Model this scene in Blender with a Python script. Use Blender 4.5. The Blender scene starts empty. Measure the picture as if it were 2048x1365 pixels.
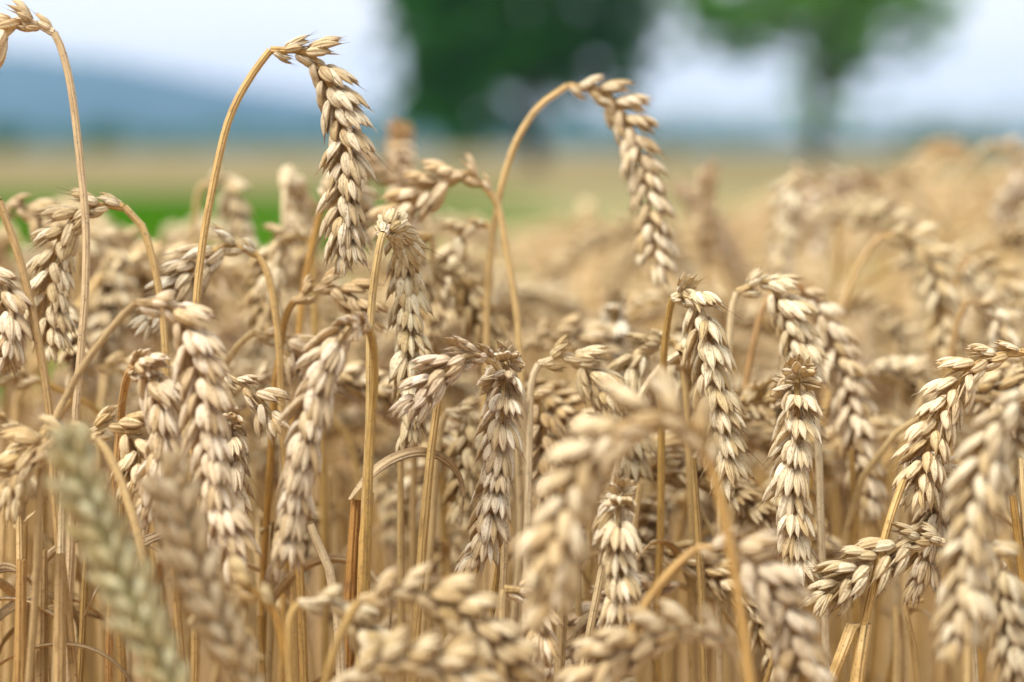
import bpy, math, random
import numpy as np
from mathutils import Vector, Matrix, Euler

# ------------------------------------------------------------------ camera
S = bpy.context.scene
COL = S.collection
FPX = 4835.0            # focal length in pixels of the 2048 px wide photograph (85 mm lens)
CAM_H = 0.85
PITCH = math.atan((682.5 - 298.0) / FPX)
cam_d = bpy.data.cameras.new("camera")
cam_d.lens = 85.0; cam_d.sensor_width = 36.0
cam_d.clip_start = 0.02; cam_d.clip_end = 20000.0
cam_d.dof.use_dof = True
cam_d.dof.focus_distance = 0.785
cam_d.dof.aperture_fstop = 5.7
cam_d.dof.aperture_blades = 0
cam = bpy.data.objects.new("camera", cam_d); COL.objects.link(cam)
cam.location = (0, 0, CAM_H)
cam.rotation_euler = (math.radians(90) - PITCH, 0, 0)
S.camera = cam

# ------------------------------------------------------------------ sky, sun, exposure
SUN_EL, SUN_ROT = math.radians(58), math.radians(-125)
W = bpy.data.worlds.new("World"); S.world = W; W.use_nodes = True
nt = W.node_tree; nt.nodes.clear()
def N(t, typ, **kw):
    n = t.nodes.new(typ)
    for k, v in kw.items(): setattr(n, k, v)
    return n
out = N(nt, 'ShaderNodeOutputWorld'); bg = N(nt, 'ShaderNodeBackground')
sky = N(nt, 'ShaderNodeTexSky'); sky.sky_type = 'NISHITA'; sky.sun_disc = False
sky.sun_elevation = SUN_EL; sky.sun_rotation = SUN_ROT; sky.air_density = 1.0; sky.dust_density = 1.5
tc = N(nt, 'ShaderNodeTexCoord'); mp = N(nt, 'ShaderNodeMapping'); mp.inputs['Scale'].default_value = (1, 1, 3.5)
nz = N(nt, 'ShaderNodeTexNoise'); nz.inputs['Scale'].default_value = 2.6; nz.inputs['Detail'].default_value = 6
mp.inputs['Location'].default_value = (0.35, 0, 0.1)
rp = N(nt, 'ShaderNodeValToRGB'); rp.color_ramp.elements[0].position = 0.36; rp.color_ramp.elements[1].position = 0.60
rp.color_ramp.elements[0].color = (0.86, 0.86, 0.86, 1); rp.color_ramp.elements[1].color = (1, 1, 1, 1)
cl = N(nt, 'ShaderNodeRGB'); cl.outputs[0].default_value = (5.9, 6.0, 6.3, 1)     # pale cloud deck
mx = N(nt, 'ShaderNodeMixRGB')
L = nt.links.new
L(tc.outputs['Generated'], mp.inputs['Vector']); L(mp.outputs[0], nz.inputs['Vector']); L(nz.outputs['Fac'], rp.inputs[0])
L(rp.outputs[0], mx.inputs[0]); L(sky.outputs[0], mx.inputs[1]); L(cl.outputs[0], mx.inputs[2])
L(mx.outputs[0], bg.inputs[0]); bg.inputs[1].default_value = 0.10; L(bg.outputs[0], out.inputs[0])

sun_d = bpy.data.lights.new("sun", 'SUN'); sun_d.energy = 2.7; sun_d.angle = math.radians(30); sun_d.color = (1, 0.97, 0.93)
sun = bpy.data.objects.new("sun", sun_d); COL.objects.link(sun)
# direction TO the sun: rotation measured like the sky texture's (clockwise from +Y)
sd = Vector((math.sin(SUN_ROT) * math.cos(SUN_EL), math.cos(SUN_ROT) * math.cos(SUN_EL), math.sin(SUN_EL)))
sun.rotation_euler = sd.to_track_quat('Z', 'Y').to_euler()

S.view_settings.view_transform = 'Standard'; S.view_settings.look = 'None'
S.view_settings.exposure = 1.04; S.view_settings.gamma = 1.0; S.view_settings.use_curve_mapping = False
S.cycles.use_denoising = True
S.cycles.max_bounces = 8; S.cycles.diffuse_bounces = 5; S.cycles.glossy_bounces = 2
S.cycles.transmission_bounces = 4; S.cycles.volume_bounces = 1
S.cycles.sample_clamp_indirect = 6.0

# ------------------------------------------------------------------ helpers
rng = random.Random(7)
nrg = np.random.RandomState(11)

def pix(x, y, D):
    """a point D metres out along the lens axis"""
    f = Vector((0, math.cos(PITCH), -math.sin(PITCH))); u = Vector((0, math.sin(PITCH), math.cos(PITCH))); r = Vector((1, 0, 0))
    return Vector((0, 0, CAM_H)) + D * (f + (x - 1024) / FPX * r - (y - 682.5) / FPX * u)

def tag(o, label=None, cat=None, group=None, kind=None):
    if label: o['label'] = label
    if cat: o['category'] = cat
    if group: o['group'] = group
    if kind: o['kind'] = kind
    return o

def link(name, mesh, parent=None):
    o = bpy.data.objects.new(name, mesh); COL.objects.link(o)
    if parent: o.parent = parent
    return o

class Geo:
    def __init__(s): s.v = []; s.q = []; s.a = []; s.n = 0
    def add(s, v, q, a):
        s.v.append(v); s.q.append(q + s.n); s.a.append(a); s.n += len(v)
    def arrays(s): return np.concatenate(s.v), np.concatenate(s.q), np.concatenate(s.a)
    def mesh(s, name, mats, shade=True):
        return to_mesh(name, *s.arrays(), mats)

def to_mesh(name, v, q, a, mats, smooth=True):
    me = bpy.data.meshes.new(name)
    me.vertices.add(len(v)); me.vertices.foreach_set('co', v.astype(np.float32).ravel())
    nf = len(q); me.loops.add(nf * 4); me.loops.foreach_set('vertex_index', q.astype(np.int32).ravel())
    me.polygons.add(nf); me.polygons.foreach_set('loop_start', np.arange(0, nf * 4, 4, dtype=np.int32))
    me.polygons.foreach_set('use_smooth', np.full(nf, smooth))
    at = me.attributes.new('skin', 'FLOAT_VECTOR', 'POINT')      # (round, along, random)
    at.data.foreach_set('vector', a.astype(np.float32).ravel())
    if isinstance(mats, (list, tuple)):
        for m in mats: me.materials.append(m)
    else: me.materials.append(mats)
    me.update(); me.validate()
    return me

def tube(pts, rad, ns=8, rnd=0.5, vscale=1.0, squash=None):
    """tube along pts (n,3) with radii; returns v,q,a"""
    P = np.asarray(pts, float); n = len(P); rad = np.asarray(rad, float)
    T = np.gradient(P, axis=0); T /= np.linalg.norm(T, axis=1)[:, None] + 1e-12
    ref = np.array([0.31, 0.95, 0.05]); U = np.zeros_like(P)
    u = np.cross(T[0], ref); u /= np.linalg.norm(u)
    for i in range(n):
        u = u - T[i] * u.dot(T[i]); u /= np.linalg.norm(u) + 1e-12; U[i] = u
    Vv = np.cross(T, U)
    th = np.linspace(0, 2 * math.pi, ns, endpoint=False)
    c, s = np.cos(th), np.sin(th)
    v = P[:, None] + rad[:, None, None] * (c[None, :, None] * U[:, None] + s[None, :, None] * Vv[:, None])
    s_len = np.concatenate([[0], np.cumsum(np.linalg.norm(np.diff(P, axis=0), axis=1))])
    a = np.zeros((n, ns, 3)); a[..., 0] = th[None] / (2 * math.pi); a[..., 1] = (s_len * vscale)[:, None]; a[..., 2] = rnd
    i = np.arange(n - 1)[:, None]; j = np.arange(ns)[None]; j2 = (j + 1) % ns
    q = np.stack([i * ns + j, i * ns + j2, (i + 1) * ns + j2, (i + 1) * ns + j], -1).reshape(-1, 4)
    return v.reshape(-1, 3), q, a.reshape(-1, 3)

def spline(ctrl, n):
    """Catmull-Rom through ctrl (k,3), evenly resampled to n points"""
    C = np.asarray(ctrl, float)
    C = np.vstack([2 * C[0] - C[1], C, 2 * C[-1] - C[-2]])
    outp = []
    for i in range(1, len(C) - 2):
        p0, p1, p2, p3 = C[i - 1:i + 3]
        d = [max(np.linalg.norm(b - a_), 1e-6) ** 0.5 for a_, b in ((p0, p1), (p1, p2), (p2, p3))]
        t0, t1, t2, t3 = 0, d[0], d[0] + d[1], d[0] + d[1] + d[2]
        t = np.linspace(t1, t2, 14, endpoint=False)[:, None]
        A1 = (t1 - t) / (t1 - t0) * p0 + (t - t0) / (t1 - t0) * p1
        A2 = (t2 - t) / (t2 - t1) * p1 + (t - t1) / (t2 - t1) * p2
        A3 = (t3 - t) / (t3 - t2) * p2 + (t - t2) / (t3 - t2) * p3
        B1 = (t2 - t) / (t2 - t0) * A1 + (t - t0) / (t2 - t0) * A2
        B2 = (t3 - t) / (t3 - t1) * A2 + (t - t1) / (t3 - t1) * A3
        outp.append((t2 - t) / (t2 - t1) * B1 + (t - t1) / (t2 - t1) * B2)
    outp.append(C[-2][None]); P = np.vstack(outp)
    s = np.concatenate([[0], np.cumsum(np.linalg.norm(np.diff(P, axis=0), axis=1))])
    t = np.linspace(0, s[-1], n)
    return np.stack([np.interp(t, s, P[:, k]) for k in range(3)], -1), s[-1]

# ------------------------------------------------------------------ materials
def new_mat(name):
    m = bpy.data.materials.new(name); m.use_nodes = True; m.node_tree.nodes.clear(); return m, m.node_tree
def ramp(t, stops, fac=None):
    r = N(t, 'ShaderNodeValToRGB'); e = r.color_ramp.elements
    while len(e) < len(stops): e.new(0.5)
    for i, (p, c) in enumerate(stops): e[i].position = p; e[i].color = (*c, 1)
    if fac is not None: t.links.new(fac, r.inputs[0])
    return r
def math_(t, op, a, b=None, c=None):
    n = N(t, 'ShaderNodeMath', operation=op)
    for i, x in enumerate((a, b, c)):
        if x is None: continue
        if isinstance(x, (int, float)): n.inputs[i].default_value = x
        else: t.links.new(x, n.inputs[i])
    return n.outputs[0]
def mixc(t, mode, f, a, b):
    n = N(t, 'ShaderNodeMixRGB', blend_type=mode)
    for i, x in enumerate((f, a, b)):
        if isinstance(x, (int, float)): n.inputs[i].default_value = x
        elif isinstance(x, tuple): n.inputs[i].default_value = (*x, 1)
        else: t.links.new(x, n.inputs[i])
    return n.outputs[0]

def plant_mat(name, base_lo, base_hi, tipc, veins, transl, rough, tip_at=0.86, speck=0.35, streak=(9, 1.2, 3)):
    m, t = new_mat(name); Lk = t.links.new
    at = N(t, 'ShaderNodeAttribute', attribute_name='skin'); sp = N(t, 'ShaderNodeSeparateXYZ'); Lk(at.outputs['Vector'], sp.inputs[0])
    u, v, r = sp.outputs
    oi = N(t, 'ShaderNodeObjectInfo')
    rr = math_(t, 'FRACT', math_(t, 'ADD', r, oi.outputs['Random']))
    base = ramp(t, [(0.0, base_lo), (0.55, tuple((a + b) / 2 for a, b in zip(base_lo, base_hi))), (1.0, base_hi)], rr).outputs[0]
    # long fibres: noise stretched along the piece
    cb = N(t, 'ShaderNodeCombineXYZ')
    Lk(math_(t, 'MULTIPLY', math_(t, 'SINE', math_(t, 'MULTIPLY', u, 6.2832)), streak[0]), cb.inputs[0]); Lk(math_(t, 'MULTIPLY', v, streak[1]), cb.inputs[1]); Lk(math_(t, 'MULTIPLY', rr, 37.0), cb.inputs[2])
    n1 = N(t, 'ShaderNodeTexNoise'); n1.inputs['Scale'].default_value = 1.0; n1.inputs['Detail'].default_value = 4; Lk(cb.outputs[0], n1.inputs['Vector'])
    fib = ramp(t, [(0.30, (0.56, 0.47, 0.38)), (0.50, (1, 1, 1)), (0.75, (1.0, 0.98, 0.95))], n1.outputs['Fac']).outputs[0]
    col = mixc(t, 'MULTIPLY', veins, base, fib)
    # weathered grey-brown specks
    tcd = N(t, 'ShaderNodeTexCoord'); n2 = N(t, 'ShaderNodeTexNoise'); n2.inputs['Scale'].default_value = 420; n2.inputs['Detail'].default_value = 3
    Lk(tcd.outputs['Object'], n2.inputs['Vector'])
    sp2 = ramp(t, [(0.56, (0, 0, 0)), (0.72, (1, 1, 1))], n2.outputs['Fac']).outputs[0]
    col = mixc(t, 'MIX', math_(t, 'MULTIPLY', sp2, speck), col, (0.20, 0.135, 0.09))
    n3 = N(t, 'ShaderNodeTexNoise'); n3.inputs['Scale'].default_value = 1100; n3.inputs['Detail'].default_value = 2; Lk(tcd.outputs['Object'], n3.inputs['Vector'])
    sp3 = ramp(t, [(0.64, (0, 0, 0)), (0.70, (1, 1, 1))], n3.outputs['Fac']).outputs[0]
    col = mixc(t, 'MIX', math_(t, 'MULTIPLY', sp3, .55), col, (0.09, 0.07, 0.055))
    if tipc:
        tf = N(t, 'ShaderNodeMapRange'); tf.interpolation_type = 'SMOOTHSTEP'; tf.inputs['From Min'].default_value = tip_at; tf.inputs['From Max'].default_value = 1.0
        tf.inputs['To Max'].default_value = 0.85; Lk(v, tf.inputs[0])
        k = math_(t, 'MULTIPLY', tf.outputs[0], math_(t, 'GREATER_THAN', math_(t, 'FRACT', math_(t, 'MULTIPLY', rr, 7.3)), 0.35))
        col = mixc(t, 'MIX', k, col, tipc)
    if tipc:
        edge_shade = math_(t, 'POWER', math_(t, 'ABSOLUTE', math_(t, 'COSINE', math_(t, 'MULTIPLY', u, 6.2832))), 14.0)
        col = mixc(t, 'MIX', math_(t, 'MULTIPLY', edge_shade, 0.42), col, (0.30, 0.165, 0.08))  # brown side margins, mostly painting in the shadow lines between husks
    col = mixc(t, 'MULTIPLY', 1.0, col, oi.outputs['Color'])
    # ribs
    rb = math_(t, 'SINE', math_(t, 'MULTIPLY', u, 6.2832 * 8))
    hb = math_(t, 'ADD', math_(t, 'MULTIPLY', rb, 0.35), n1.outputs['Fac'])
    bp = N(t, 'ShaderNodeBump'); bp.inputs['Strength'].default_value = 0.55; bp.inputs['Distance'].default_value = 0.0009; Lk(hb, bp.inputs['Height'])
    pb = N(t, 'ShaderNodeBsdfPrincipled'); pb.inputs['Roughness'].default_value = rough; pb.inputs['Specular IOR Level'].default_value = 0.35
    Lk(col, pb.inputs['Base Color']); Lk(bp.outputs[0], pb.inputs['Normal'])
    tr = N(t, 'ShaderNodeBsdfTranslucent'); Lk(mixc(t, 'MULTIPLY', 1.0, col, (1.0, 0.83, 0.52)), tr.inputs[0])
    ms = N(t, 'ShaderNodeMixShader'); ms.inputs[0].default_value = transl; Lk(pb.outputs[0], ms.inputs[1]); Lk(tr.outputs[0], ms.inputs[2])
    o = N(t, 'ShaderNodeOutputMaterial'); Lk(ms.outputs[0], o.inputs[0])
    return m

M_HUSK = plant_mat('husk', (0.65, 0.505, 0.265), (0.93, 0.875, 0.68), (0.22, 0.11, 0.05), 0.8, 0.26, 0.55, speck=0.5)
M_STRAW = plant_mat('straw', (0.54, 0.345, 0.105), (0.76, 0.62, 0.38), None, 0.75, 0.12, 0.42, speck=0.35, streak=(5, 9, 3))
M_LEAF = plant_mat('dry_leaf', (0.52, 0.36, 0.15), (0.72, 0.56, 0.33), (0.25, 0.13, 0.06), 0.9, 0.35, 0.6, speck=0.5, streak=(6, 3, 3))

def simple_mat(name, stops, scale, detail=5, rough=0.9, coords='Object', transl=0.0, vec=None):
    m, t = new_mat(name); Lk = t.links.new
    tcd = N(t, 'ShaderNodeTexCoord'); mpp = N(t, 'ShaderNodeMapping')
    if vec: mpp.inputs['Scale'].default_value = vec
    Lk(tcd.outputs[coords], mpp.inputs[0])
    n1 = N(t, 'ShaderNodeTexNoise'); n1.inputs['Scale'].default_value = scale; n1.inputs['Detail'].default_value = detail; Lk(mpp.outputs[0], n1.inputs['Vector'])
    c = ramp(t, stops, n1.outputs['Fac']).outputs[0]
    pb = N(t, 'ShaderNodeBsdfPrincipled'); pb.inputs['Roughness'].default_value = rough; pb.inputs['Specular IOR Level'].default_value = 0.0; Lk(c, pb.inputs['Base Color'])
    bp = N(t, 'ShaderNodeBump'); bp.inputs['Strength'].default_value = 0.5; Lk(n1.outputs['Fac'], bp.inputs['Height']); Lk(bp.outputs[0], pb.inputs['Normal'])
    o = N(t, 'ShaderNodeOutputMaterial')
    if transl:
        tr = N(t, 'ShaderNodeBsdfTranslucent'); Lk(c, tr.inputs[0]); ms = N(t, 'ShaderNodeMixShader'); ms.inputs[0].default_value = transl
        Lk(pb.outputs[0], ms.inputs[1]); Lk(tr.outputs[0], ms.inputs[2]); Lk(ms.outputs[0], o.inputs[0])
    else: Lk(pb.outputs[0], o.inputs[0])
    return m
M_SOIL = simple_mat('soil', [(0.3, (0.16, 0.09, 0.045)), (0.7, (0.34, 0.22, 0.11))], 9)
def green_mat():
    m, t = new_mat('green_crop'); Lk = t.links.new
    g = N(t, 'ShaderNodeNewGeometry'); sp = N(t, 'ShaderNodeSeparateXYZ'); Lk(g.outputs['Position'], sp.inputs[0])
    n1 = N(t, 'ShaderNodeTexNoise'); n1.inputs['Scale'].default_value = .55; n1.inputs['Detail'].default_value = 6; Lk(g.outputs['Position'], n1.inputs['Vector'])
    n2 = N(t, 'ShaderNodeTexNoise'); n2.inputs['Scale'].default_value = .22; n2.inputs['Detail'].default_value = 3; Lk(g.outputs['Position'], n2.inputs['Vector'])
    green = ramp(t, [(.35, (.016, .060, .002)), (.65, (.045, .125, .004))], n1.outputs['Fac']).outputs[0]
    dry = ramp(t, [(.35, (.17, .16, .06)), (.65, (.30, .26, .14))], n1.outputs['Fac']).outputs[0]
    # the crop thins out and turns dry towards the east side of the field
    k = math_(t, 'ADD', math_(t, 'MULTIPLY', math_(t, 'ADD', sp.outputs[0], 1.2), 0.11), math_(t, 'MULTIPLY', math_(t, 'SUBTRACT', n2.outputs['Fac'], .5), 2.2))
    mr = N(t, 'ShaderNodeMapRange'); mr.inputs['From Min'].default_value = -.05; mr.inputs['From Max'].default_value = .35; Lk(k, mr.inputs[0])
    c = mixc(t, 'MIX', mr.outputs[0], green, dry)
    pb = N(t, 'ShaderNodeBsdfDiffuse'); Lk(c, pb.inputs['Color'])
    o = N(t, 'ShaderNodeOutputMaterial'); Lk(pb.outputs[0], o.inputs[0]); return m
M_GREEN = green_mat()
M_STUB = simple_mat('ripe_crop', [(0.3, (0.12, 0.11, 0.045)), (0.7, (0.27, 0.21, 0.11))], 0.12)
M_HILL = simple_mat('hill_wood', [(0.35, (0.022, 0.062, 0.070)), (0.65, (0.045, 0.100, 0.095))], 0.012)  # base tinted blue-green, putting some of the haze into the wood's colour
M_BARK = simple_mat('bark', [(0.3, (0.025, 0.022, 0.015)), (0.7, (0.08, 0.065, 0.05))], 6, vec=(1, 1, 0.2))
M_CROWN = simple_mat('leaves', [(0.30, (0.008, 0.058, 0.006)), (0.70, (0.045, 0.200, 0.012))], 0.9, transl=0.15)
M_CROWN2 = simple_mat('pale_leaves', [(0.30, (0.06, 0.22, 0.03)), (0.70, (0.24, 0.50, 0.09))], 0.9, transl=0.25)

# ------------------------------------------------------------------ the land
def sheet(name, x0, x1, y0, y1, z, mat, nx=2, ny=2, fn=None):
    xs = np.linspace(x0, x1, nx); ys = np.linspace(y0, y1, ny)
    X, Y = np.meshgrid(xs, ys); Z = np.full_like(X, z)
    if fn is not None: X, Y, Z = fn(X, Y, Z)
    v = np.stack([X, Y, Z], -1).reshape(-1, 3)
    i = np.arange(ny - 1)[:, None]; j = np.arange(nx - 1)[None]
    q = np.stack([i * nx + j, i * nx + j + 1, (i + 1) * nx + j + 1, (i + 1) * nx + j], -1).reshape(-1, 4)
    o = link(name, to_mesh(name, v, q, np.zeros_like(v), mat)); o['kind'] = 'structure'; return o
sheet('ground', -6000, 6000, -60, 3600, 0.0, M_SOIL)
sheet('green_field', -120, 120, 8, 46, 0.004, M_GREEN)
sheet('stubble_field', -1500, 1500, 46.2, 900, 0.004, M_STUB)

def hill_fn(X, Y, Z):
    # skyline height in pixels above the horizon, by picture column
    col = X / 3000.0 * FPX + 1024
    h = np.interp(col, [-2500, -900, -200, 60, 250, 480, 700, 900, 1200, 1600, 2200, 3500], [60, 150, 196, 192, 164, 122, 88, 62, 44, 30, 24, 26])
    ridge = h / FPX * 3000 + 6 * np.sin(X * 0.011) + 4 * np.sin(X * 0.027 + 1)
    t = np.clip((Y - 2100) / 900, 0, 1)
    prof = np.where(Y < 3000, t * t * (3 - 2 * t), np.clip(1 - (Y - 3000) / 560, 0, 1))
    return X, Y, ridge * prof + 6 * np.sin(X * .02 + Y * .013) * prof - 0.5
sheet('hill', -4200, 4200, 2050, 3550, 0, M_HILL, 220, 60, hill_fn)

# ------------------------------------------------------------------ trees
def leaf_cloud(centres, radii, n_each, size, seed, flat=0.8):
    r = np.random.RandomState(seed); vs = []
    for c, R, n in zip(centres, radii, n_each):
        d = r.normal(size=(n, 3)); d /= np.linalg.norm(d, axis=1)[:, None]
        rad = R * r.uniform(0.25, 1.0, n) ** 0.55
        p = np.asarray(c) + d * rad[:, None] * np.array([1, 1, flat])
        a = r.normal(size=(n, 3)); a /= np.linalg.norm(a, axis=1)[:, None]
        b = np.cross(a, r.normal(size=(n, 3))); b /= np.linalg.norm(b, axis=1)[:, None]
        s = size * r.uniform(0.6, 1.3, n)[:, None]
        vs.append(np.stack([p - a * s, p - b * s * .55, p + a * s, p + b * s * .55], 1))
    v = np.concatenate(vs).reshape(-1, 3); q = np.arange(len(v)).reshape(-1, 4)
    return v, q, np.zeros_like(v)

def make_tree(name, loc, trunk_h, trunk_r, blobs, n, size, mat, label, cat='tree', group=None, seed=1):
    root = link(name, None); root.location = loc; tag(root, label, cat, group)
    g = Geo(); r = np.random.RandomState(seed)
    k = 12; P = np.stack([0.15 * np.sin(np.linspace(0, 4, k)) * trunk_r * 3, 0 * np.linspace(0, 1, k), np.linspace(0, trunk_h, k)], -1)
    g.add(*tube(P, np.linspace(trunk_r * 1.15, trunk_r * 0.45, k), 9))
    for (bx, by, bz, br) in blobs:                      # a limb into each clump
        s0 = P[r.randint(k // 3, k)]
        e = np.array([bx, by, bz]); mid = (s0 + e) / 2 + np.array([0, 0, -0.06]) * np.linalg.norm(e - s0)
        pp, _ = spline([s0, mid, e], 8); g.add(*tube(pp, np.linspace(trunk_r * .32, trunk_r * .08, 8), 6))
    t = link('trunk', g.mesh('trunk', M_BARK), root)
    tot = sum(b[3] ** 2 for b in blobs)
    v, q, a = leaf_cloud([b[:3] for b in blobs], [b[3] for b in blobs], [int(n * b[3] ** 2 / tot) for b in blobs], size, seed)
    link('crown', to_mesh('crown', v, q, a, mat, smooth=False), root)
    return root

def px_blobs(spec, base_x, D):
    """clumps listed as picture column, height above ground, depth offset, radius -> tree space"""
    return [((c - base_x) / FPX * D, dy, h, r) for c, h, dy, r in spec]
b1 = px_blobs([(860, 7.6, 0, 2.0), (960, 8.5, 1.5, 2.4), (1060, 8.6, -1.5, 2.6), (1180, 8.2, 0, 2.3), (1250, 6.6, .8, 1.5), (880, 5.2, -.8, 1.7),
               (970, 5.6, .4, 1.9), (1080, 5.8, -1, 1.7), (1180, 5.4, .9, 1.5), (860, 3.4, .7, 1.25), (900, 2.2, 0, 1.0), (960, 3.2, -.5, 1.1),
               (1060, 3.6, .5, 0.95), (1130, 3.3, -.6, .7), (1250, 4.0, 0.3, 0.7), (1090, 10.8, 0, 2.8), (930, 10.8, .5, 2.4), (1200, 10.6, .5, 2.2),
               (845, 4.4, 0, .9), (1010, 2.0, .3, .9), (930, 1.6, -.6, 1.2), (840, 2.4, .3, 1.2), (880, 3.8, .2, 1.7), (980, 4.4, .2, 1.6), (1120, 5.2, .3, 1.7), (1240, 5.2, .3, 1.2), (840, 6.8, .3, 1.5), (1280, 7.6, 0, 1.1), (1190, 3.6, .6, .8), (1250, 2.9, 0, .55), (1150, 2.4, 0, .5), (1280, 3.9, .4, .6), (1060, 2.6, 0, .6), (1100, 4.6, 0, 1.1), (1010, 13, 0, 2.5), (780, 5.6, .2, .5), (755, 4.9, 0, .35), (770, 7.0, 0, .5), (1320, 6.2, 0, .6), (1330, 4.6, 0, .35), (780, 3.4, 0, .4), (1040, 4.6, 0, 1.2), (1290, 5.2, 0, .5), (1000,4.3,0,1.3)], 1065, 100)
make_tree('broadleaf_tree', (41 / FPX * 100, 100, 0), 9.0, 0.42, b1, 16000, 0.27, M_CROWN, 'dark dense broadleaf tree standing in the middle beyond the fields', seed=3)
b2 = px_blobs([(1420, 6.4, 0, 1.1), (1390, 7.4, 0, 1.2), (1500, 6.6, .6, 1.6), (1600, 7.4, -.6, 1.6), (1700, 7.0, .5, 1.6), (1790, 7.3, 0, 1.4), (1850, 6.6, .5, .8),
               (1480, 5.6, .3, .6), (1560, 5.6, .2, .7), (1640, 5.4, 0, .9), (1720, 5.6, -.3, .9), (1800, 5.7, .4, .6), (1600, 9.6, 0, 2.4), (1740, 9.4, .5, 2.2),
               (1500, 9.2, 0, 1.8), (1650, 12, 0, 2.4), (1640, 4.4, .2, .55), (1380, 5.2, .3, .5), (1880, 5.6, 0, .5), (1840, 4.9, .3, .4), (1440, 5.0, 0, .4), (1900, 7.0, 0, .7), (1680, 5.0, .5, .7), (1590, 2.6, 0, .35), (1690, 2.4, 0, .35), (1600, 4.2, 0, .4), (1690, 3.6, 0, .45), (1660, 3.4, .1, .4), (1740, 4.6, 0, .35), (1520,4.8,0,.35), (1480, 4.9, .5, .6), (1580, 3.6, 0, .45), (1700, 4.4, .4, .6), (1650, 2.6, 0, .4), (1620, 1.9, .2, .5), (1760, 3.4, 0, .3), (1820, 4.7, 0, .5)], 1630, 103)
make_tree('broadleaf_tree', (606 / FPX * 103, 103, 0), 9.0, 0.34, b2, 9500, 0.27, M_CROWN2, 'paler open tree with slim trunk, on the right beyond the fields', seed=5)
far = [(15, 3.6, 2.6, 340), (208, 4.6, 2.0, 340), (1800, 3.4, 2.4, 330), (1880, 4.0, 2.6, 330), (1960, 3.2, 2.4, 330), (1330, 2.8, 2.2, 380)]
flab = ['dark round tree at the left edge before the blue hill', 'small dark tree below the blue hill, right of the left edge one',
        'low bushy tree on the horizon right of the slim trunk', 'taller bushy tree in the low clump at far right', 'last low bushy tree on the far right horizon', 'low bushy tree on the horizon between the two big trees']
for (c, h, w, D), lb in zip(far, flab):
    rr_ = np.random.RandomState(int(c)); bl = [(rr_.uniform(-w, w) * .7, rr_.uniform(-w, w) * .5, h * rr_.uniform(.35, .9), h * rr_.uniform(.28, .42)) for _ in range(9)]
    make_tree('distant_tree', ((c - 1024) / FPX * D, D, 0), h * .7, .2, bl, 900, .32, M_CROWN, lb, seed=int(c), group='small trees along the horizon')
# wood along the horizon: one mass
cs, rs, ns_ = [], [], []
wr = np.random.RandomState(5)
for x in np.arange(-190, 240, 2.4):
    h = (2.6 if x < -42 else 5.0) + 1.6 * math.sin(x * .11) ** 2 + wr.uniform(0, 1.2)
    cs.append((x, 620 + wr.uniform(-8, 8), h * .9)); rs.append(h * 1.3); ns_.append(110)
o = link('distant_woods', to_mesh('distant_woods', *leaf_cloud(cs, rs, ns_, .5, 9), M_CROWN, smooth=False)); o['kind'] = 'stuff'
tag(o, 'thin dark line of woods along the horizon', 'woods')

# ------------------------------------------------------------------ the wheat: husks, spikelets
PV = np.array([0, .06, .16, .30, .45, .60, .74, .86, .94, 1.0])
def pod(Lz, Wd, To, Ti, kind, ns, rings, bow, flare, awn, rnd):
    hb = math.sin(rnd * 91.7) * .07; hw = math.sin(rnd * 57.3) * .05
    v0 = np.linspace(0, 1, rings) if rings < 8 else PV
    if kind == 'glume': w = np.interp(v0, [0, .06, .16, .3, .45, .6, .74, .86, .94, 1], [.34, .60, .84, .98, 1, .94, .80, .52, .26, .08])
    else:               w = np.interp(v0, [0, .06, .16, .3, .45, .6, .74, .86, .94, 1], [.30, .52, .78, .96, 1, .88, .66, .38, .19, .05])
    th_ = w ** 0.8
    if awn > 0: v0 = np.append(v0, [1 + awn]); w = np.append(w, .028); th_ = np.append(th_, .03)
    th = np.linspace(0, 2 * math.pi, ns, endpoint=False); c, s = np.cos(th), np.sin(th)
    X = Wd / 2 * w[:, None] * c[None]
    Y = np.where(s > 0, To * s, Ti * s)[None] * th_[:, None]
    keel = np.maximum(s, 0) ** 10
    Y = Y + (0.16 * Wd * keel)[None] * w[:, None] * (1 if kind == 'glume' else .5)
    Y = Y + (bow * Lz * 4 * np.minimum(v0, 1) * (1 - np.minimum(v0, 1)) + flare * Lz * np.maximum(v0 - .7, 0) ** 1.5)[:, None]
    Z = np.repeat((v0 * Lz)[:, None], ns, 1)
    X = X * (1 + hw * np.sin(v0 * 17 + rnd * 20))[:, None] + (hb * Lz * v0 ** 2)[:, None]
    Y = Y + .25 * Wd * hw * np.sin(v0 * 11 + rnd * 9)[:, None]
    V = np.stack([X, Y, Z], -1); n = len(v0)
    a = np.zeros((n, ns, 3)); a[..., 0] = (th / (2 * math.pi))[None]; a[..., 1] = v0[:, None]; a[..., 2] = rnd
    i = np.arange(n - 1)[:, None]; j = np.arange(ns)[None]; j2 = (j + 1) % ns
    q = np.stack([i * ns + j, i * ns + j2, (i + 1) * ns + j2, (i + 1) * ns + j], -1).reshape(-1, 4)
    return V.reshape(-1, 3), q, a.reshape(-1, 3)

def rot(ax, deg):
    return np.array(Matrix.Rotation(math.radians(deg), 3, ax))

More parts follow.
